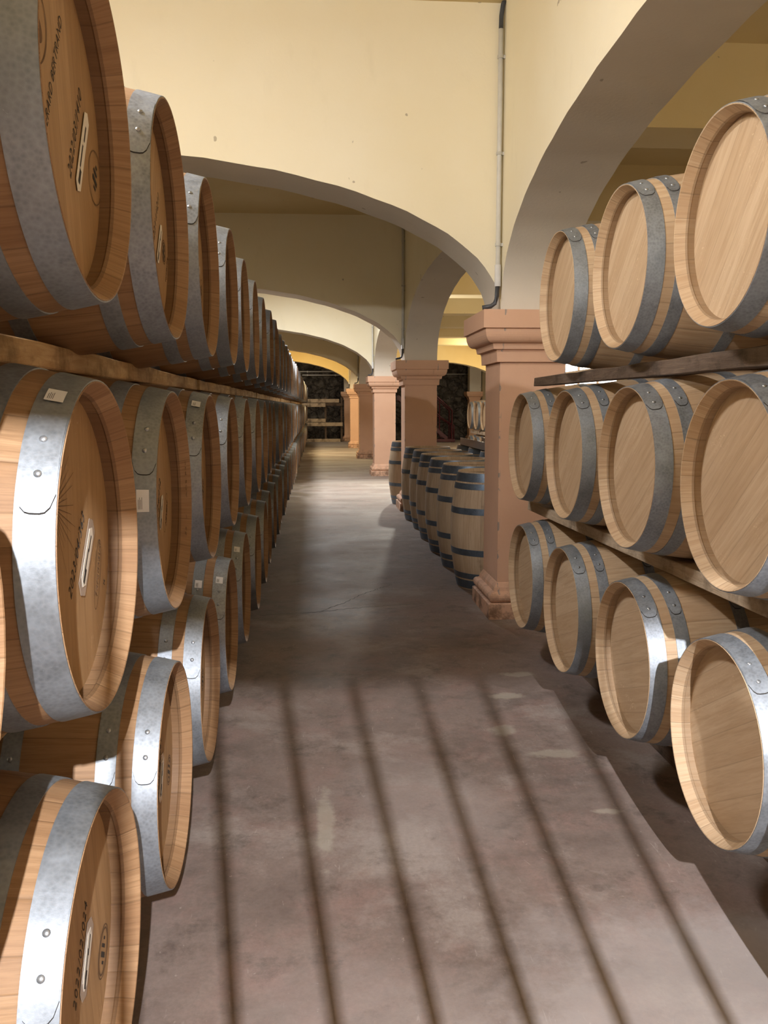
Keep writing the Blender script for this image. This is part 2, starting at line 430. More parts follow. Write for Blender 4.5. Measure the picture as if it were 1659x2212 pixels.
def barrel(kind, side, x_face, y, z, label, group, detail=True, grain=None, parts=True):
    """lying barrel whose aisle-side rim is at x_face, centred at (y, z). side -1: left stack (faces +X), +1 right stack (faces -X)."""
    xc = x_face-L/2 if side < 0 else x_face+L/2
    rot = ROT_L if side < 0 else ROT_R
    if detail:
        k = (kind, side)
        if k not in PROTO: PROTO[k] = make_barrel(kind, 'lying', side, 0)
        o = PROTO[k] if k not in used else copy_tree(PROTO[k]); used.add(k)
        o.location = (xc, y, z-RB); o.rotation_euler = rot
        g = random.uniform(-.5, .5) if grain is None else grain
        for ch in o.children:
            if ch.name.startswith('head'): ch.rotation_euler = (0, 0, g)
    else:
        o = bpy.data.objects.new('oak_barrel', FAR[kind]); C.objects.link(o); o.location = (xc, y, z); o.rotation_euler = rot
        o.rotation_euler.rotate_axis('Z', random.uniform(-.4, .4))
    return tag(o, label, 'barrel', group)

# ------------------------------------------------------------------ setting
NAVE_L, COL_X, COL_W, COL_D = -5.0, 1.254, .453, .50
ROWY = [5.909+6.321*k for k in range(-2, 6)]           # front faces of the column rows
CEIL, SPR = 4.05, 2.1
XR = 7.2; YEND = 38.3; YBEG = -7.0
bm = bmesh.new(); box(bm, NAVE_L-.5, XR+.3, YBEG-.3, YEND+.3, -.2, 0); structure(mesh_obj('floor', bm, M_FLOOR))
bm = bmesh.new(); box(bm, NAVE_L-.5, XR+.3, YBEG-.3, YEND+.3, CEIL, CEIL+.2); structure(mesh_obj('ceiling', bm, M_CEIL))
bm = bmesh.new(); box(bm, NAVE_L-.3, NAVE_L, YBEG, YEND, 0, CEIL); structure(mesh_obj('wall_left', bm, M_WALL))
# right wall with the window opening
WY0, WY1, WZ0, WZ1 = 20.6, 25.6, 1.9, 3.0
bm = bmesh.new(); box(bm, XR, XR+.3, YBEG, WY0, 0, CEIL); box(bm, XR, XR+.3, WY1, YEND, 0, CEIL)
box(bm, XR, XR+.3, WY0, WY1, 0, WZ0); box(bm, XR, XR+.3, WY0, WY1, WZ1, CEIL); structure(mesh_obj('wall_right', bm, M_WALL))
win = empty('window_1', (XR+.12, (WY0+WY1)/2, WZ0)); structure(win)
bm = bmesh.new(); box(bm, 0, .02, -(WY1-WY0)/2, (WY1-WY0)/2, 0, WZ1-WZ0); mesh_obj('window_pane', bm, M_PANE, win)
bm = bmesh.new(); hw = (WY1-WY0)/2
for yy in (-hw, -hw/3, hw/3, hw-.05): box(bm, -.05, -.002, yy, yy+.05, 0, WZ1-WZ0)
for zz in (0, .5, WZ1-WZ0-.05): box(bm, -.049, -.001, -hw, hw, zz, zz+.05)
mesh_obj('window_frame', bm, M_BROWNW, win)
bm = bmesh.new(); box(bm, NAVE_L, XR, YEND, YEND+.3, 0, CEIL); structure(mesh_obj('wall_far', bm, M_STONE))
# back wall with a wide doorway behind the gate lamp
bm = bmesh.new(); box(bm, NAVE_L, -1.3, YBEG-.3, YBEG, 0, CEIL); box(bm, 2.2, XR, YBEG-.3, YBEG, 0, CEIL); box(bm, -1.3, 2.2, YBEG-.3, YBEG, 2.9, CEIL)
structure(mesh_obj('wall_back', bm, M_WALL))

bm = bmesh.new(); box(bm, -1.25, 1.60, -.58, -.45, 2.335, CEIL); structure(mesh_obj('wall_gate_head', bm, M_WALL))
def arch_fn(a, b, n=2.12):
    return lambda u: b*(max(0, 1-abs(u/a)**n))**(1/n)
def arch_wall(name, p0, p1, axis, c0, c1, rise, n=2.12, N=56, wallmat=None):
    """arched wall: opening from p0 to p1 along `axis` ('x' or 'y'); thickness c0..c1 on the other axis; springs at SPR, filled to CEIL"""
    wallmat = wallmat or M_WALL
    bm = bmesh.new(); mid = (p0+p1)/2; a = (p1-p0)/2; f = arch_fn(a, rise, n); rows = []
    for i in range(N+1):
        u = -a*math.cos(PI*i/N); z = SPR+f(u)
        wob = .0018*math.sin(i*1.9)+.0016*math.sin(i*4.3) if 0 < i < N else 0
        def P(c, zz): return (mid+u, c, zz) if axis == 'x' else (c, mid+u, zz)
        rows.append([bm.verts.new(P(c0, z+wob)), bm.verts.new(P(c1, z+wob)), bm.verts.new(P(c0, CEIL)), bm.verts.new(P(c1, CEIL))])
    for A, B in zip(rows, rows[1:]):
        f1 = bm.faces.new((A[0], B[0], B[2], A[2])); f2 = bm.faces.new((B[1], A[1], A[3], B[3])); f3 = bm.faces.new((A[1], B[1], B[0], A[0]))
        f3.material_index = 1; f3.smooth = True
        bm.faces.new((A[2], B[2], B[3], A[3]))
    bm.faces.new([rows[0][i] for i in (1, 0, 2, 3)]); bm.faces.new([rows[-1][i] for i in (0, 1, 3, 2)])
    bmesh.ops.recalc_face_normals(bm, faces=bm.faces); crisp(bm)
    return structure(mesh_obj(name, bm, [wallmat, M_SOFF]))
for k, y in enumerate(ROWY):
    if k < 2 and k != 1: continue
    if 2 <= k <= 6:
        arch_wall('wall_arch_%d' % (k-1), -4.55, COL_X, 'x', y, y+COL_D, 1.005, 2.05, wallmat=M_WALL_WARMLIT if k == 6 else M_WALL)
arch_wall('wall_side_arch', 1.707, 6.65, 'x', ROWY[6], ROWY[6]+COL_D, .95, 2.1, wallmat=M_WALL_WARMLIT)
for k in range(len(ROWY)-1):
    if k < 1: continue
    arch_wall('wall_nave_%d' % k, ROWY[k]+COL_D, ROWY[k+1], 'y', COL_X, COL_X+COL_W, .875, 2.3)
# masonry blocks over the columns
for k, y in enumerate(ROWY[1:]):
    bm = bmesh.new(); box(bm, COL_X, COL_X+COL_W, y, y+COL_D, SPR, CEIL)
    for f in bm.faces:
        if abs(f.normal.z) < .5: pass
    bm.normal_update()
    o = mesh_obj('wall_pier_%d' % (k+1), bm, M_SOFF); structure(o)
for k, y in enumerate(ROWY[6:]):
    bm = bmesh.new(); box(bm, 6.65, 7.15, y, y+COL_D, SPR, CEIL); structure(mesh_obj('wall_side_pier_%d' % (k+1), bm, M_SOFF))
# flat transverse beams of the side nave
for k in range(8):
    y = 6.4+3.16*k
    if k and y > ROWY[6]: break
    bm = bmesh.new(); box(bm, COL_X+COL_W, XR, y, y+.5, 3.46, CEIL)
    structure(mesh_obj('ceiling_beam_%d' % (k+1), bm, M_CEIL))

# ------------------------------------------------------------------ columns
def ring_bm(bm, levels, hx, hy):
    """stacked square profile: list of (overhang, z)"""
    rows = []
    for o, z in levels:
        rows.append([bm.verts.new(((hx+o)*sx, (hy+o)*sy, z)) for sx, sy in ((-1, -1), (1, -1), (1, 1), (-1, 1))])
    for A, B in zip(rows, rows[1:]):
        for i in range(4): bm.faces.new((A[i], A[(i+1) % 4], B[(i+1) % 4], B[i]))
    bm.faces.new(rows[0][::-1]); bm.faces.new(rows[-1])
hx, hy = COL_W/2, COL_D/2
cap = [(0, 1.765), (.026, 1.765), (.030, 1.838), (.030, 1.843), (.056, 1.848), (.062, 1.880), (.062, 1.884)]
for i in range(9):
    t = i/8*PI/2; cap.append((.072+.053*math.sin(t)**.9, 1.888+.086*(1-math.cos(t))))
cap += [(.122, 1.978), (.141, 1.982), (.141, SPR), (0, SPR)]
plinth = [(.071, 0), (.071, .105), (.06, .112)]
for i in range(9):
    t = -PI/2+i/8*PI; plinth.append((.036+.030*math.cos(t), .150+.036*math.sin(t)))
plinth += [(.028, .19), (.022, .215), (.004, .245), (0, .25)]
def column():
    root = empty('column')
    bm = bmesh.new(); ring_bm(bm, [(0, .24), (0, .7), (0, 1.3), (0, 1.77)], hx, hy); mesh_obj('shaft', bm, M_SALMON, root)
    bm = bmesh.new(); ring_bm(bm, cap, hx, hy); mesh_obj('capital', bm, M_SALMON, root)
    bm = bmesh.new(); ring_bm(bm, plinth, hx, hy); mesh_obj('plinth', bm, M_SALMON, root)
    return root
col0 = column()
cl = ['salmon column beside the right barrel stack, nearest the camera', 'salmon column rising behind the upright barrels',
      'pale orange lit column, third along the aisle, dirty footing', 'mauve shaded column, fourth along the aisle',
      'orange column, fifth along the aisle', 'slim farthest salmon column of the aisle, by the dark stone wall']
for k, y in enumerate(ROWY[1:]):
    o = col0 if k == 1 else copy_tree(col0)
    o.location = (COL_X+hx, y+hy, 0)
    tag(o, 'salmon column behind the camera beside the stack' if k == 0 else cl[k-1], 'column', 'columns along the aisle')
for k, y in enumerate(ROWY[6:]):
    o = copy_tree(col0); o.location = (6.65+hx, y+hy, 0)
    tag(o, ['salmon column at the side nave wall under the yellow arch', 'small far salmon column above the distant side nave barrels'][k], 'column', 'side nave columns')

# conduits down the corners
def conduit(y, label):
    root = empty('conduit', (COL_X-.03, y-.03, SPR))
    bm = bmesh.new(); tube(bm, [(0, 0, .22), (0, 0, 1.0), (0, 0, 1.78)], .016); mesh_obj('pipe', bm, M_PVC, root)
    bm = bmesh.new(); tube(bm, [(0, 0, .16), (0, 0, .30)], .021); mesh_obj('pipe_socket', bm, M_WHITE, root)
    bm = bmesh.new(); tube(bm, [(0, 0, 1.78), (.002, 0, 1.86), (.012, 0, 1.93), (.02, 0, 1.95)], .015); mesh_obj('flexible_hose', bm, M_FLEX, root)
    bm = bmesh.new(); tube(bm, [(0, 0, .17), (-.004, 0, .10), (-.018, 0, .05), (-.045, 0, .03), (-.10, .01, .022)], .015); mesh_obj('flexible_hose', bm, M_FLEX, root)
    for z in (.42, 1.0, 1.6):
        bm = bmesh.new(); tube(bm, [(0, 0, z), (0, 0, z+.02)], .021); box(bm, 0, .03, -.008, .008, z, z+.02); mesh_obj('clip', bm, M_PVC, root)
    tag(root, label, 'conduit', 'conduits in the arch corners')
for k, n in enumerate(['first and nearest arch wall', 'second arch wall in shade', 'third arch wall', 'fourth arch wall', 'fifth, yellow-lit arch wall']):
    conduit(ROWY[k+2], 'grey conduit down the corner of the '+n)

# light fittings
for i, (x, y, e, c, drop) in enumerate(FITTINGS):
    root = empty('ceiling_light', (x, y, CEIL-.05-drop))
    if drop:
        for yy in (-.5, .5):
            bm = bmesh.new(); tube(bm, [(0, yy, .05), (0, yy, .05+drop)], .006); mesh_obj('hanging_rod', bm, M_WHITE, root)
    bm = bmesh.new(); box(bm, -.08, .08, -.62, .62, 0, .05); mesh_obj('lamp_housing', bm, M_WHITE, root)
    bm = bmesh.new(); tube(bm, [(0, -.58, -.03), (0, .58, -.03)], .014); mesh_obj('lamp_tube', bm, M_TUBE, root)
    tag(root, 'white fluorescent ceiling batten '+['over the left stack before the first arch', 'in the third bay', 'in the fifth bay', 'added to brighten the far stone wall', 'in the near side nave', 'in the middle of the side nave', 'far along the side nave', 'added to brighten the far end of the side nave'][i], 'ceiling light', 'ceiling battens')
    if drop: lamp('lamp_bay', 'POINT', (x, y, CEIL-.17-drop), e, c, .12)
    else: lamp('lamp_bay', 'AREA', (x, y, CEIL-.12), e, c, .25, 1.2)

# ------------------------------------------------------------------ left stack
ORD = ['', 'first', 'second', 'third', 'fourth', 'fifth', 'sixth', 'seventh', 'eighth', 'ninth', 'tenth', 'eleventh', 'twelfth']
LX = {'T': (-.355, 1.517, 1.932), 'M': (-.372, 1.559, 1.222), 'B': (-.376, 1.451, .512)}
FIX = {('T', 1): (-.352, 1.519, 1.930), ('T', 2): (-.352, 2.303, 1.928), ('T', 3): (-.345, 3.045, 1.927), ('T', 4): (-.352, 3.94, 1.94), ('T', 5): (-.355, 4.72, 1.94), ('T', 6): (-.347, 5.43, 1.93),
       ('M', 1): (-.371, 1.552, 1.226), ('M', 2): (-.370, 2.349, 1.220), ('M', 3): (-.365, 3.133, 1.221), ('M', 4): (-.369, 4.0, 1.22), ('M', 5): (-.364, 4.79, 1.222),
       ('B', 1): (-.370, 1.450, .511), ('B', 2): (-.373, 2.243, .512), ('B', 3): (-.380, 3.07, .502), ('B', 4): (-.373, 3.80, .518), ('B', 5): (-.369, 4.58, .52)}
ROWN = {'T': 'top', 'M': 'middle', 'B': 'floor-level'}
LEFT = {}
for row in 'TMB':
    X0, y0, z0 = LX[row]
    for k in range(0, 45):
        if k == 0:
            x, y, z = X0, y0-.79, z0
        elif (row, k) in FIX: x, y, z = FIX[(row, k)]
        else:
            y = y0+(k-1)*.791+random.uniform(-.03, .03); x = X0+.0021*y+random.uniform(-.012, .012); z = z0+random.uniform(-.004, .004)
        g = 'left stack, %s row' % ROWN[row]
        if k == 0: lab = 'oak barrel just behind the view in the %s row of the left stack' % ROWN[row]
        elif k <= 12: lab = 'honey oak barrel, %s from the camera in the %s row, left stack' % (ORD[k], ROWN[row])
        else: lab = 'distant oak barrel past the twelfth in the %s row, left stack' % ROWN[row]
        if (row, k) == ('T', 1): lab = 'large near oak barrel stencilled GÉRARD BERTRAND, top left'
        if (row, k) == ('M', 1): lab = 'near oak barrel marked 2023/04/363 with burnt rays and hoop sticker'
        if (row, k) == ('B', 1): lab = 'lowest near oak barrel at lower left, bar shadow on its rim'
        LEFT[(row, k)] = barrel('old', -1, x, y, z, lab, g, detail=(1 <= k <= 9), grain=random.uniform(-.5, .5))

# head markings: text, plates, emblems
def text(parent, s, loc, ang, size, mat=M_INK, squash=1., name='lettering', shear=0.):
    cu = bpy.data.curves.new(name, 'FONT'); cu.body = s; cu.size = size; cu.extrude = .0003; cu.align_x = 'LEFT'; cu.shear = shear
    cu.space_character = 1.1; cu.resolution_u = 3; cu.offset = -.0006 if size > .02 else 0; cu.materials.append(mat)
    tmp = bpy.data.objects.new('tmp', cu); C.objects.link(tmp)
    me = bpy.data.meshes.new_from_object(tmp.evaluated_get(bpy.context.evaluated_depsgraph_get())); bpy.data.objects.remove(tmp)
    if not me.materials: me.materials.append(mat)
    o = bpy.data.objects.new(name, me); C.objects.link(o); o.parent = parent; o.location = loc; o.rotation_euler = (0, 0, ang); o.scale = (squash, 1, 1)
    return o
ZH = L/2-.056+.0012
def ring(bm, cx, cy, rx, ry, wd, ang=0, z=0, n=48):
    vo, vi = [], []
    for i in range(n):
        t = 2*PI*i/n; c, s = math.cos(t), math.sin(t)
        for lst, a, b in ((vo, rx, ry), (vi, rx-wd, ry-wd)):
            x, y = a*c, b*s; lst.append(bm.verts.new((cx+x*math.cos(ang)-y*math.sin(ang), cy+x*math.sin(ang)+y*math.cos(ang), z)))
    for i in range(n):
        bm.faces.new((vo[i], vo[(i+1) % n], vi[(i+1) % n], vi[i]))
def markings(b, A, num, nstart, lstart, emb, ang, brand=None, film=False, script=None, llen=.15):
    off = Vector((0, RB, 0))
    P = lambda p, dz=0: off+Vector((p[0], p[1], ZH+dz))
    text(b, num, P(nstart), ang, .031, shear=.3)
    # label plate
    root = b
    d = Vector((math.cos(ang), math.sin(ang))); n_ = Vector((-d.y, d.x))
    def plate(name, mat, w, l, dz, cham):
        bm = bmesh.new(); c = Vector(lstart)+d*llen/2
        pts = [(-l/2, 0), (-l/2+cham, w/2), (l/2-cham, w/2), (l/2, 0), (l/2-cham, -w/2), (-l/2+cham, -w/2)]
        vs = []
        for (u, v) in pts:
            q = c+d*u+n_*v; vs.append((q.x, q.y))
        lo = [bm.verts.new((x, y, dz)) for x, y in vs]; hi = [bm.verts.new((x, y, dz+.0006)) for x, y in vs]
        bm.faces.new(lo[::-1]); bm.faces.new(hi)
        for i in range(6): bm.faces.new((lo[i], lo[(i+1) % 6], hi[(i+1) % 6], hi[i]))
        return mesh_obj(name, bm, mat, root, loc=off+Vector((0, 0, ZH)))
    if film: plate('label_film', M_FILM, .048, llen+.035, 0, .012)
    pl = plate('paper_label', M_PAPER, .030, llen, .001, .012)
    for q, (s_, l_) in enumerate(((.18, .030), (.42, .05), (.72, .035))):
        bm = bmesh.new(); c = Vector(lstart)+d*llen*s_+n_*(.004 if q == 1 else 0); wv = .010 if q == 0 else .005
        vs = [bm.verts.new((*(c+d*u*l_+n_*v*wv), .0021)) for u, v in ((-.5, -.5), (.5, -.5), (.5, .5), (-.5, .5))]
        bm.faces.new(vs); mesh_obj('printed_line', bm, M_INK, pl)
    kind, cx, cy, rx, ry, ea = emb
    bm = bmesh.new(); ring(bm, cx, cy, rx, ry, .0022, ea)
    if kind == 'double': ring(bm, cx, cy, rx-.006, ry-.006, .0035, ea)
    mesh_obj('brand_ring', bm, M_BURN, b, loc=off+Vector((0, 0, ZH)))
    if kind in ('double', 'disc'):
        bm = bmesh.new()
        for (u, v, l, w_) in ((-.006, 0, .010, .030), (.010, .003, .007, .024), (.024, 0, .006, .010), (-.020, -.004, .006, .014)):
            c = Vector((cx, cy))+d*u+n_*v
            bm.faces.new([bm.verts.new((*(c+d*a*l+n_*e*w_), 0)) for a, e in ((-.5, -.5), (.5, -.5), (.5, .5), (-.5, .5))])
        mesh_obj('brand_emblem', bm, M_INK, b, loc=off+Vector((0, 0, ZH)))
    if script:
        text(b, script[0], P(script[1]), script[2], script[3], M_BURN, shear=.35, name='brand_lettering')
    if brand:
        text(b, brand[0], P(brand[1]), brand[2], brand[3], name='stencil_lettering', shear=.12, squash=brand[4] if len(brand) > 4 else 1)
A60 = math.radians(60); RD = math.radians
markings(LEFT[('T', 1)], 0, '2022/03/1410', (.052, -.080), (.088, -.090), ('disc', .225, -.035, .052, .046, A60), A60,
         brand=('GÉRARD BERTRAND', (-.082, -.052), RD(61), .0250, 1.0), llen=.180)
bm = bmesh.new(); ring(bm, -.105, .105, .062, .050, .003, A60); ring(bm, -.105, .105, .02, .03, .02, A60)
mesh_obj('brand_ring', bm, M_BURN, LEFT[('T', 1)], loc=(0, RB, ZH))
text(LEFT[('T', 2)], 'TONNELLERIE', (.215, RB-.12, ZH), RD(62), .012, M_BURN, name='brand_lettering')
markings(LEFT[('T', 2)], 0, '2022/11/1211', (.034, -.062), (.084, -.085), ('double', .195, -.040, .034, .030, A60), RD(54),
         brand=('GÉRARD BERTRAND', (-.11, -.03), RD(61), .0255), llen=.135)
markings(LEFT[('T', 3)], 0, '2022/09/0312', (.034, -.075), (.080, -.09), ('disc', .19, -.05, .045, .035, A60), A60, llen=.14)
markings(LEFT[('T', 4)], 0, '2022/09/0188', (.034, -.075), (.080, -.09), ('double', .19, -.05, .04, .035, A60), A60, llen=.14)
markings(LEFT[('M', 1)], 0, '2023/04/363', (-.026, -.092), (.048, -.084), ('oval', .163, -.082, .070, .021, RD(67)), RD(50), film=True,
         script=('Taransaud', (.150, -.130), RD(67), .0245), llen=.128)
text(LEFT[('M', 1)], 'M', (.213, RB-.115, ZH), A60, .014, M_INK)
# burnt rays
bm = bmesh.new(); rc = Vector((-.108, .081)); rn = random.Random(3)
for i in range(30):
    a = RD(-120+i*8.2); r0, r1 = .016, rn.uniform(.075, .15); wv = .0009
    dd = Vector((math.cos(a), math.sin(a))); nn = Vector((-dd.y, dd.x))
    while (rc+dd*r1).length > .25: r1 -= .01
    bm.faces.new([bm.verts.new((*(rc+dd*r+nn*q), 0)) for r, q in ((r0, -wv), (r1, -wv*.4), (r1, wv*.4), (r0, wv))])
ring(bm, rc.x, rc.y, .009, .009, .0088)
mesh_obj('burnt_rays', bm, M_BURN, LEFT[('M', 1)], loc=(0, RB, ZH))
markings(LEFT[('M', 2)], 0, '2022/24/112', (.000, -.105), (.050, -.085), ('oval', .150, -.05, .06, .022, A60), A60, script=('NEVERS', (.15, -.09), A60, .02), llen=.105)
text(LEFT[('M', 2)], 'ACS P291', (.2725, RB-.02, L/2-.012), RD(88), .028, M_BURN, name='stamped_lettering')
text(LEFT[('M', 2)], '22  V', (.240, RB-.13, L/2-.012), RD(70), .026, M_BURN, name='stamped_lettering')
markings(LEFT[('M', 3)], 0, '2022/24/098', (.0, -.10), (.05, -.085), ('double', .16, -.06, .04, .034, A60), A60, llen=.11)
markings(LEFT[('B', 1)], 0, '2022/02/024', (-.014, -.084), (.036, -.082), ('double', .181, -.100, .050, .036, RD(50)), RD(54), film=True, llen=.105)
markings(LEFT[('B', 2)], 0, '2022/02/061', (.0, -.09), (.044, -.088), ('double', .190, -.075, .042, .034, A60), RD(58), film=True, llen=.10)
markings(LEFT[('B', 3)], 0, '2022/02/033', (.0, -.09), (.05, -.085), ('double', .18, -.06, .042, .034, A60), A60, llen=.11)
# stickers on hoops (near side)
def hoop_sticker(b, deg, zc, w=.028, hgt=.034, mat=M_STICK, side=-1, hoop=0):
    hs = [c for c in b.children if c.name.startswith('hoop')]; h = hs[hoop]
    a, z_ = math.radians(deg), HOOPZ[hoop][0]+zc
    bm = bmesh.new(); g = []
    for j in range(2):
        z = z_+j*w; row = []
        for i in range(5):
            t = a+(i/4-.5)*hgt/RE; r = rad(z)+.0046
            row.append(bm.verts.new((side*r*math.cos(t), r*math.sin(t), z)))
        g.append(row)
    for i in range(4): bm.faces.new((g[0][i], g[0][i+1], g[1][i+1], g[1][i]))
    s = mesh_obj('sticker', bm, mat, h)
    bm = bmesh.new()
    for q in range(4):
        z0 = z_+w*(.15+.09*q); z1 = z0+w*.03
        t0, t1 = a-hgt*.38/RE, a+hgt*(.05+.1*(q % 2))/RE
        r = rad(z0)+.0052
        bm.faces.new([bm.verts.new((side*r*math.cos(t), r*math.sin(t), z)) for t, z in ((t0, z0), (t1, z0), (t1, z1), (t0, z1))])
    mesh_obj('printed_line', bm, M_INK, s)
hoop_sticker(LEFT[('M', 1)], 61, .012)
hoop_sticker(LEFT[('M', 3)], 60, .012)
hoop_sticker(LEFT[('M', 2)], 6, .012, hgt=.05)
hoop_sticker(LEFT[('B', 4)], 52, .012)
hoop_sticker(LEFT[('B', 4)], 46, .010, hoop=1)
hoop_sticker(LEFT[('B', 5)], 52, .012)

# ------------------------------------------------------------------ right stack
RX = {('T', 1): (1.095, 3.977, 1.959), ('T', 2): (1.102, 3.179, 1.965), ('T', 3): (1.091, 2.365, 1.970), ('T', 4): (1.09, 1.56, 1.965),
      ('M', 1): (1.117, 4.716, 1.247), ('M', 2): (1.110, 3.859, 1.249), ('M', 3): (1.099, 3.041, 1.248), ('M', 4): (1.102, 2.276, 1.252), ('M', 5): (1.09, 1.46, 1.25),
      ('B', 1): (1.130, 4.726, .524), ('B', 2): (1.118, 3.881, .533), ('B', 3): (1.115, 3.064, .538), ('B', 4): (1.101, 2.281, .530), ('B', 5): (1.09, 1.47, .53)}
GR = {'T': -.75, 'M': -.85, 'B': -1.15}
for (row, k), (x, y, z) in RX.items():
    n = {'T': 3, 'M': 4, 'B': 4}[row]
    if k > n: lab = 'pale oak barrel just outside the view at the near end of the right %s row' % ROWN[row]
    elif row == 'T': lab = ['pale oak barrel at the column end of the right stack, topmost', 'pale oak barrel in the middle of the three topmost right barrels', 'large pale oak barrel cut by the right edge, topmost'][k-1]
    else:
        lab = ['pale oak barrel next to the salmon column, %s row of the right stack', 'pale oak barrel second from the salmon column, %s row, right stack',
               'pale oak barrel third from the salmon column, %s row, right stack', 'big pale oak barrel cut by the right edge, %s row'][k-1] % ROWN[row]
    b = barrel('new', 1, x, y, z, lab, 'right stack, %s row' % ROWN[row], detail=True, grain=GR[row]+random.uniform(-.12, .12))
    if row == 'T':           # rivets sit higher on this row: roll the hoops
        for ch in b.children:
            if ch.name.startswith('hoop'): ch.rotation_euler = (0, 0, math.radians(22))
# second depth of the right stack, added so the gaps between rows go dark
for (row, k), (x, y, z) in RX.items():
    if k <= 4 and not (row == 'T' and k > 3):
        barrel('new', 1, x+L+.06, y, z, 'oak barrel added behind the right stack to darken its gaps, %s row' % ROWN[row], 'right stack, added back rank', detail=False)
for row in 'TMB':  # back rank of the left stack, added to keep its gaps dark
    for k in range(1, 12):
        X0, y0, z0 = LX[row]
        barrel('old', -1, X0-L-.06, y0+(k-1)*.79, z0, 'oak barrel added behind the left stack to darken its gaps, %s row' % ROWN[row], 'left stack, added back rank', detail=False)

# ------------------------------------------------------------------ rack timbers
def timber(p0, p1, w, h, mat, label, group, name='rack_beam', taper=1., seed=0):
    """beam from p0 to p1 (centre of the bottom face), width w, height h"""
    p0, p1 = Vector(p0), Vector(p1); d = p1-p0; n = max(2, int(d.length/.25)); rnd = random.Random(seed)
    a = Vector((-d.y, d.x, 0)).normalized(); bm = bmesh.new(); rows = []
    for i in range(n+1):
        c = p0+d*i/n; hh = h*(1+(taper-1)*i/n); j = lambda s=.003: rnd.uniform(-s, s)
        rows.append([bm.verts.new(c+a*(w/2+j())-p0+Vector((0, 0, j(.001)))), bm.verts.new(c-a*(w/2+j())-p0+Vector((0, 0, j(.001)))),
                     bm.verts.new(c-a*(w/2+j())-p0+Vector((0, 0, hh+j()))), bm.verts.new(c+a*(w/2+j())-p0+Vector((0, 0, hh+j())))])
    for A, B in zip(rows, rows[1:]):
        for i in range(4): bm.faces.new((A[i], A[(i+1) % 4], B[(i+1) % 4], B[i]))
    bm.faces.new(rows[0]); bm.faces.new(rows[-1][::-1]); bmesh.ops.recalc_face_normals(bm, faces=bm.faces)
    bmesh.ops.bevel(bm, geom=[e for e in bm.edges if e.calc_face_angle(0) > 1], offset=.003, segments=1, affect='EDGES')
    return tag(mesh_obj(name, bm, mat, loc=p0), label, 'beam', group)
for i, (y0, y1) in enumerate([(.2, 4.55), (4.58, 8.65), (8.9, 14.6), (14.7, 20.5), (20.6, 28.5), (28.6, 36.6)]):
    dx = .0021*(y0+y1)/2
    where = ['nearest the camera', 'second', 'third', 'fourth', 'fifth', 'sixth and farthest'][i]
    timber((-.635+dx, y0, 1.553), (-.635+dx+(.02 if i == 1 else 0), y1, 1.553), .07, .052 if i else .056, M_BEAM, 'rough timber between top and middle rows of the left stack, '+where, 'timbers under the left top row', seed=i)
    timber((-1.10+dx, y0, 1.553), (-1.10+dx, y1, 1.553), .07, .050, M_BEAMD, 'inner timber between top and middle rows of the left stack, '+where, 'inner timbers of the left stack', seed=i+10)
    timber((-.635+dx, y0, .842), (-.635+dx, y1, .842), .07, .050, M_BEAM, 'rough timber between middle and floor-level rows of the left stack, '+where, 'timbers under the left middle row', seed=i+20)
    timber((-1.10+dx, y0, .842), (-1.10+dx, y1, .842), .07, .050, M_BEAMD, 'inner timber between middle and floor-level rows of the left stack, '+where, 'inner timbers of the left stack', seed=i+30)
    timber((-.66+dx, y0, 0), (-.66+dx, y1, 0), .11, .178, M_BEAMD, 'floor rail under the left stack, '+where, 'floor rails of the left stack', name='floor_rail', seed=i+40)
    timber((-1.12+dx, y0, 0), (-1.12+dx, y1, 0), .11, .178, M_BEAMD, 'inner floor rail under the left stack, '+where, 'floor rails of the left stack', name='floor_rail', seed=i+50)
timber((1.225, 4.75, 1.576), (1.262, .9, 1.572), .055, .044, M_BEAMD, 'dark timber under the top row of the right stack, its end by the column', 'timbers of the right stack', taper=1.45, seed=61)
timber((1.80, 4.75, 1.576), (1.80, .9, 1.576), .07, .055, M_BEAMD, 'inner dark timber under the top row of the right stack', 'timbers of the right stack', seed=62)
timber((1.30, 5.05, .860), (1.36, .9, .860), .10, .052, M_BEAML, 'pale timber under the middle row of the right stack', 'timbers of the right stack', seed=63)
timber((1.80, 5.05, .858), (1.80, .9, .858), .09, .062, M_BEAMD, 'inner timber under the middle row of the right stack', 'timbers of the right stack', seed=64)
timber((1.50, 5.1, 0), (1.50, .9, 0), .12, .195, M_BEAMD, 'dark floor rail under the right stack', 'floor rails of the right stack', name='floor_rail', seed=65)
timber((1.80, 5.1, 0), (1.80, .9, 0), .12, .195, M_BEAMD, 'inner dark floor rail under the right stack', 'floor rails of the right stack', name='floor_rail', seed=66)

# ------------------------------------------------------------------ upright barrels
up0 = make_barrel('up', 'upright', 1, .3)
UPY = [7.02, 7.90, 8.74, 9.60, 10.44, 11.26, 13.15]
UPX = [1.445, 1.452, 1.450, 1.456, 1.470, 1.455, 1.448]
where = ['touching the near column', 'second from the near column', 'third from the near column', 'fourth from the near column', 'fifth from the near column', 'sixth, just before the second column', 'beyond the second column']
first = True
def upright(x, y, label, group):
    global first
    o = up0 if first else copy_tree(up0); first = False
    o.location = (x, y, 0); o.rotation_euler = (0, 0, random.uniform(0, 6)); return tag(o, label, 'barrel', group)
for x, y, n in zip(UPX, UPY, where): upright(x, y, 'upright oak barrel standing in the aisle row, '+n, 'upright barrels along the aisle')
for i, (x, y) in enumerate([(2.20, 7.4), (2.20, 8.3), (2.22, 9.2), (2.22, 10.1), (2.24, 11.0), (2.24, 11.9)]):
    upright(x, y, 'upright oak barrel of the second rank, %s from the near column' % ORD[i+1], 'second rank of upright barrels')

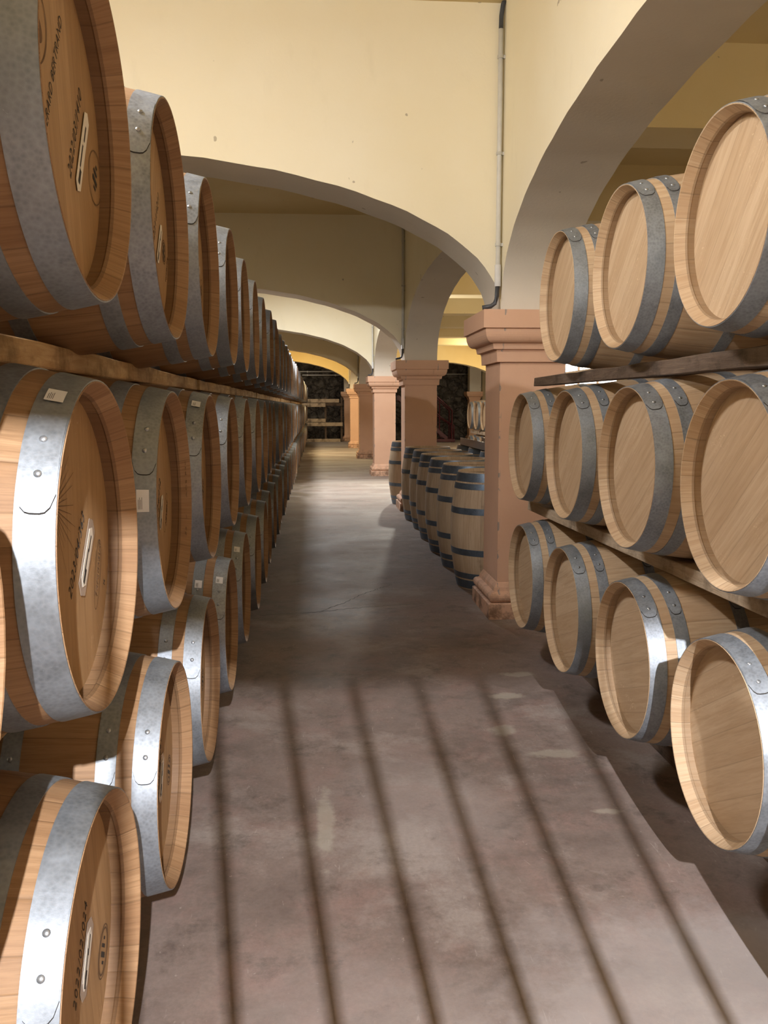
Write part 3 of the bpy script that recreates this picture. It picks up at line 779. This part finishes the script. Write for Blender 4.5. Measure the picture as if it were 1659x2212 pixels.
# steel channel resting on the second rank
bm = bmesh.new(); box(bm, 0, .008, 0, 2.4, 0, .10); box(bm, 0, .30, 0, 2.4, 0, .006); box(bm, .292, .30, 0, 2.4, 0, .10)
o = mesh_obj('steel_channel', bm, M_GREYM, loc=(1.96, 9.35, .951)); tag(o, 'grey steel channel lying across the upright barrel tops', 'channel')

# side nave stack in the distance
for k in range(5):
    for row, z in (('upper', 1.27), ('lower', .53)):
        barrel('new', 1, 3.40, 19.2-.79*k, z, 'distant pale barrel, %s from the far end, %s row in the side nave' % (ORD[k+1], row), 'side nave stack', detail=False)
timber((3.55, 19.6, .868), (3.55, 15.4, .868), .09, .07, M_BEAML, 'pale timber between the rows of the side nave stack', 'side nave timbers', seed=70)
timber((4.0, 19.6, .868), (4.0, 15.4, .868), .09, .07, M_BEAML, 'inner timber between the rows of the side nave stack', 'side nave timbers', seed=71)
timber((3.62, 19.7, 0), (3.62, 15.4, 0), .1, .19, M_BEAMD, 'floor rail under the side nave stack', 'side nave timbers', name='floor_rail', seed=72)
timber((4.05, 19.7, 0), (4.05, 15.4, 0), .1, .19, M_BEAMD, 'inner floor rail under the side nave stack', 'side nave timbers', name='floor_rail', seed=73)

# empty rack boards and pipes before the stone wall
BOARDS = [(-.60, 1.02, 1.64, .15, 'upper long board of the empty rack at the stone wall'), (-.60, .45, 1.46, .16, 'short pale board under the upper long board of the far rack'),
          (.46, 1.16, 1.50, .12, 'short dark board on the right of the upper far rack'), (-.60, .45, .83, .14, 'short pale board above the lower long board of the far rack'),
          (-.60, 1.16, .66, .15, 'lower long board of the empty far rack'), (-.46, 1.06, 0, .13, 'board lying on the floor by the stone wall')]
for i, (x0, x1, z, h, lab) in enumerate(BOARDS):
    timber((x0, 36.93, z), (x1, 36.93, z), .10, h, M_BEAML if i != 2 else M_BEAMD, lab, 'boards of the far empty rack', name='rack_board', seed=80+i)
for x, n in ((-.55, 'left end'), (.45, 'middle'), (1.12, 'right end')):
    bm = bmesh.new(); box(bm, -.04, .04, -.04, .04, 0, 1.85); tag(mesh_obj('rack_post', bm, M_BEAMD, loc=(x, 37.02, 0)), 'dark upright post at the %s of the far empty rack' % n, 'post')
for z, x0 in ((2.97, -.64), (2.82, -.52)):
    pr = empty('white_pipe', (0, 38.22, z))
    bm = bmesh.new(); tube(bm, [(x0, 0, 0), (1.15, 0, 0)], .028); mesh_obj('pipe', bm, M_WHITE, pr)
    for xx in (-.3, .9):
        bm = bmesh.new(); box(bm, xx-.02, xx+.02, -.03, .1, -.035, .035); mesh_obj('bracket', bm, M_WHITE, pr)
    tag(pr, 'thin white pipe across the far stone wall, %s of the pair' % ('upper' if z > 2.9 else 'lower'), 'pipe')
bm = bmesh.new(); tube(bm, [(1.8, 0, 0), (7.0, 0, 0)], .02); tag(mesh_obj('thin_pipe', bm, M_PVC, loc=(0, 38.28, 2.87)), 'thin grey pipe along the side nave stone wall', 'pipe')

# red steel staircase far in the side nave
st = empty('steel_staircase', (5.0, 35.8, 0)); tag(st, 'dark red steel staircase with handrails by the stone wall', 'staircase')
for dy in (0, .75):
    bm = bmesh.new(); tube(bm, [(-1.2, dy, 2.9), (.15, dy, 1.75), (.62, dy, 1.30), (.62, dy, .72), (.70, dy, .70), (.70, dy, 0)], .03); mesh_obj('handrail', bm, M_RED, st)
    bm = bmesh.new(); tube(bm, [(-1.2, dy, 2.3), (.15, dy, 1.05), (.62, dy, .72)], .022); mesh_obj('middle_rail', bm, M_RED, st)
    bm = bmesh.new(); v = [(-1.6, dy-.02, 1.95), (.45, dy-.02, .22), (.45, dy-.02, .04), (-1.6, dy-.02, 1.73)]
    A = [bm.verts.new(p) for p in v]; B = [bm.verts.new((p[0], p[1]+.04, p[2])) for p in v]
    bm.faces.new(A); bm.faces.new(B[::-1])
    for i in range(4): bm.faces.new((A[i], B[i], B[(i+1) % 4], A[(i+1) % 4]))
    mesh_obj('stringer', bm, M_RED, st)
    for x, z0, z1 in ((-.5, 1.0, 2.28), (.1, .5, 1.78), (.62, 0, .72)):
        bm = bmesh.new(); tube(bm, [(x, dy, z0), (x, dy, z1)], .025); mesh_obj('post', bm, M_RED, st)
for i in range(9):
    bm = bmesh.new(); x = .42-.22*i; z = .20+.19*i; box(bm, x-.24, x, .02, .73, z-.03, z); mesh_obj('tread', bm, M_RED, st)
bm = bmesh.new(); box(bm, -.6, .75, -.05, .8, .02, .14); mesh_obj('base_frame', bm, M_RED, st)

# barred gate behind the camera
GY = -.5; gt = empty('barred_gate', (.435, GY, 0)); tag(gt, 'dark iron gate of thin vertical bars just behind the camera', 'gate')
sy = (1.93+2.946)/(GY+2.946)
bars = [(-.211, 1.952), (.032, 1.932), (.270, 1.913), (.496, 1.894), (.717, 1.877), (.970, 1.856)]
xs = [.435+(x-.435)*(GY+2.946)/(y+2.946) for x, y in bars]
stp = (xs[-1]-xs[0])/5
xs = [xs[0]-2*stp, xs[0]-stp]+xs+[xs[-1]+stp, xs[-1]+2*stp]
for x in xs:
    bm = bmesh.new(); tube(bm, [(x-.435, 0, .05), (x-.435, 0, 2.30)], .0085); mesh_obj('gate_bar', bm, M_IRON, gt)
bm = bmesh.new(); box(bm, xs[0]-.435-.01, xs[-1]-.435+.01, -.02, .02, 2.29, 2.33); mesh_obj('gate_rail', bm, M_IRON, gt)
bm = bmesh.new(); box(bm, xs[0]-.435-.01, xs[-1]-.435+.01, -.012, .012, .03, .055); mesh_obj('gate_rail', bm, M_IRON, gt)
for x in (xs[0]-.03, xs[-1]+.03):
    bm = bmesh.new(); box(bm, x-.435-.02, x-.435+.02, -.02, .02, 0, 2.33); mesh_obj('gate_post', bm, M_IRON, gt)

# cracks in the floor
def crack(pts, wd, label):
    rnd = random.Random(len(pts)); bm = bmesh.new(); P = []
    for a, b in zip(pts, pts[1:]):
        for i in range(12):
            t = i/12; P.append(Vector((a[0]+(b[0]-a[0])*t+rnd.uniform(-.004, .004), a[1]+(b[1]-a[1])*t+rnd.uniform(-.016, .016), .0006)))
    prev = None
    for i, p in enumerate(P):
        d = (P[min(i+1, len(P)-1)]-P[max(0, i-1)]).normalized(); n = Vector((-d.y, d.x, 0)); k = wd*(rnd.uniform(.4, 1))
        cur = (bm.verts.new(p+n*k), bm.verts.new(p-n*k))
        if prev: bm.faces.new((prev[0], prev[1], cur[1], cur[0]))
        prev = cur
    o = mesh_obj('floor_crack', bm, M_INK); structure(o, label)
crack([(-.41, 6.10), (.014, 6.175), (.20, 6.45), (.344, 6.725), (.5, 6.95), (.634, 7.12)], .004, 'jagged crack across the floor')
crack([(.014, 6.175), (.25, 6.27), (.5, 6.33), (.75, 6.38)], .003, 'straighter crack branching right')
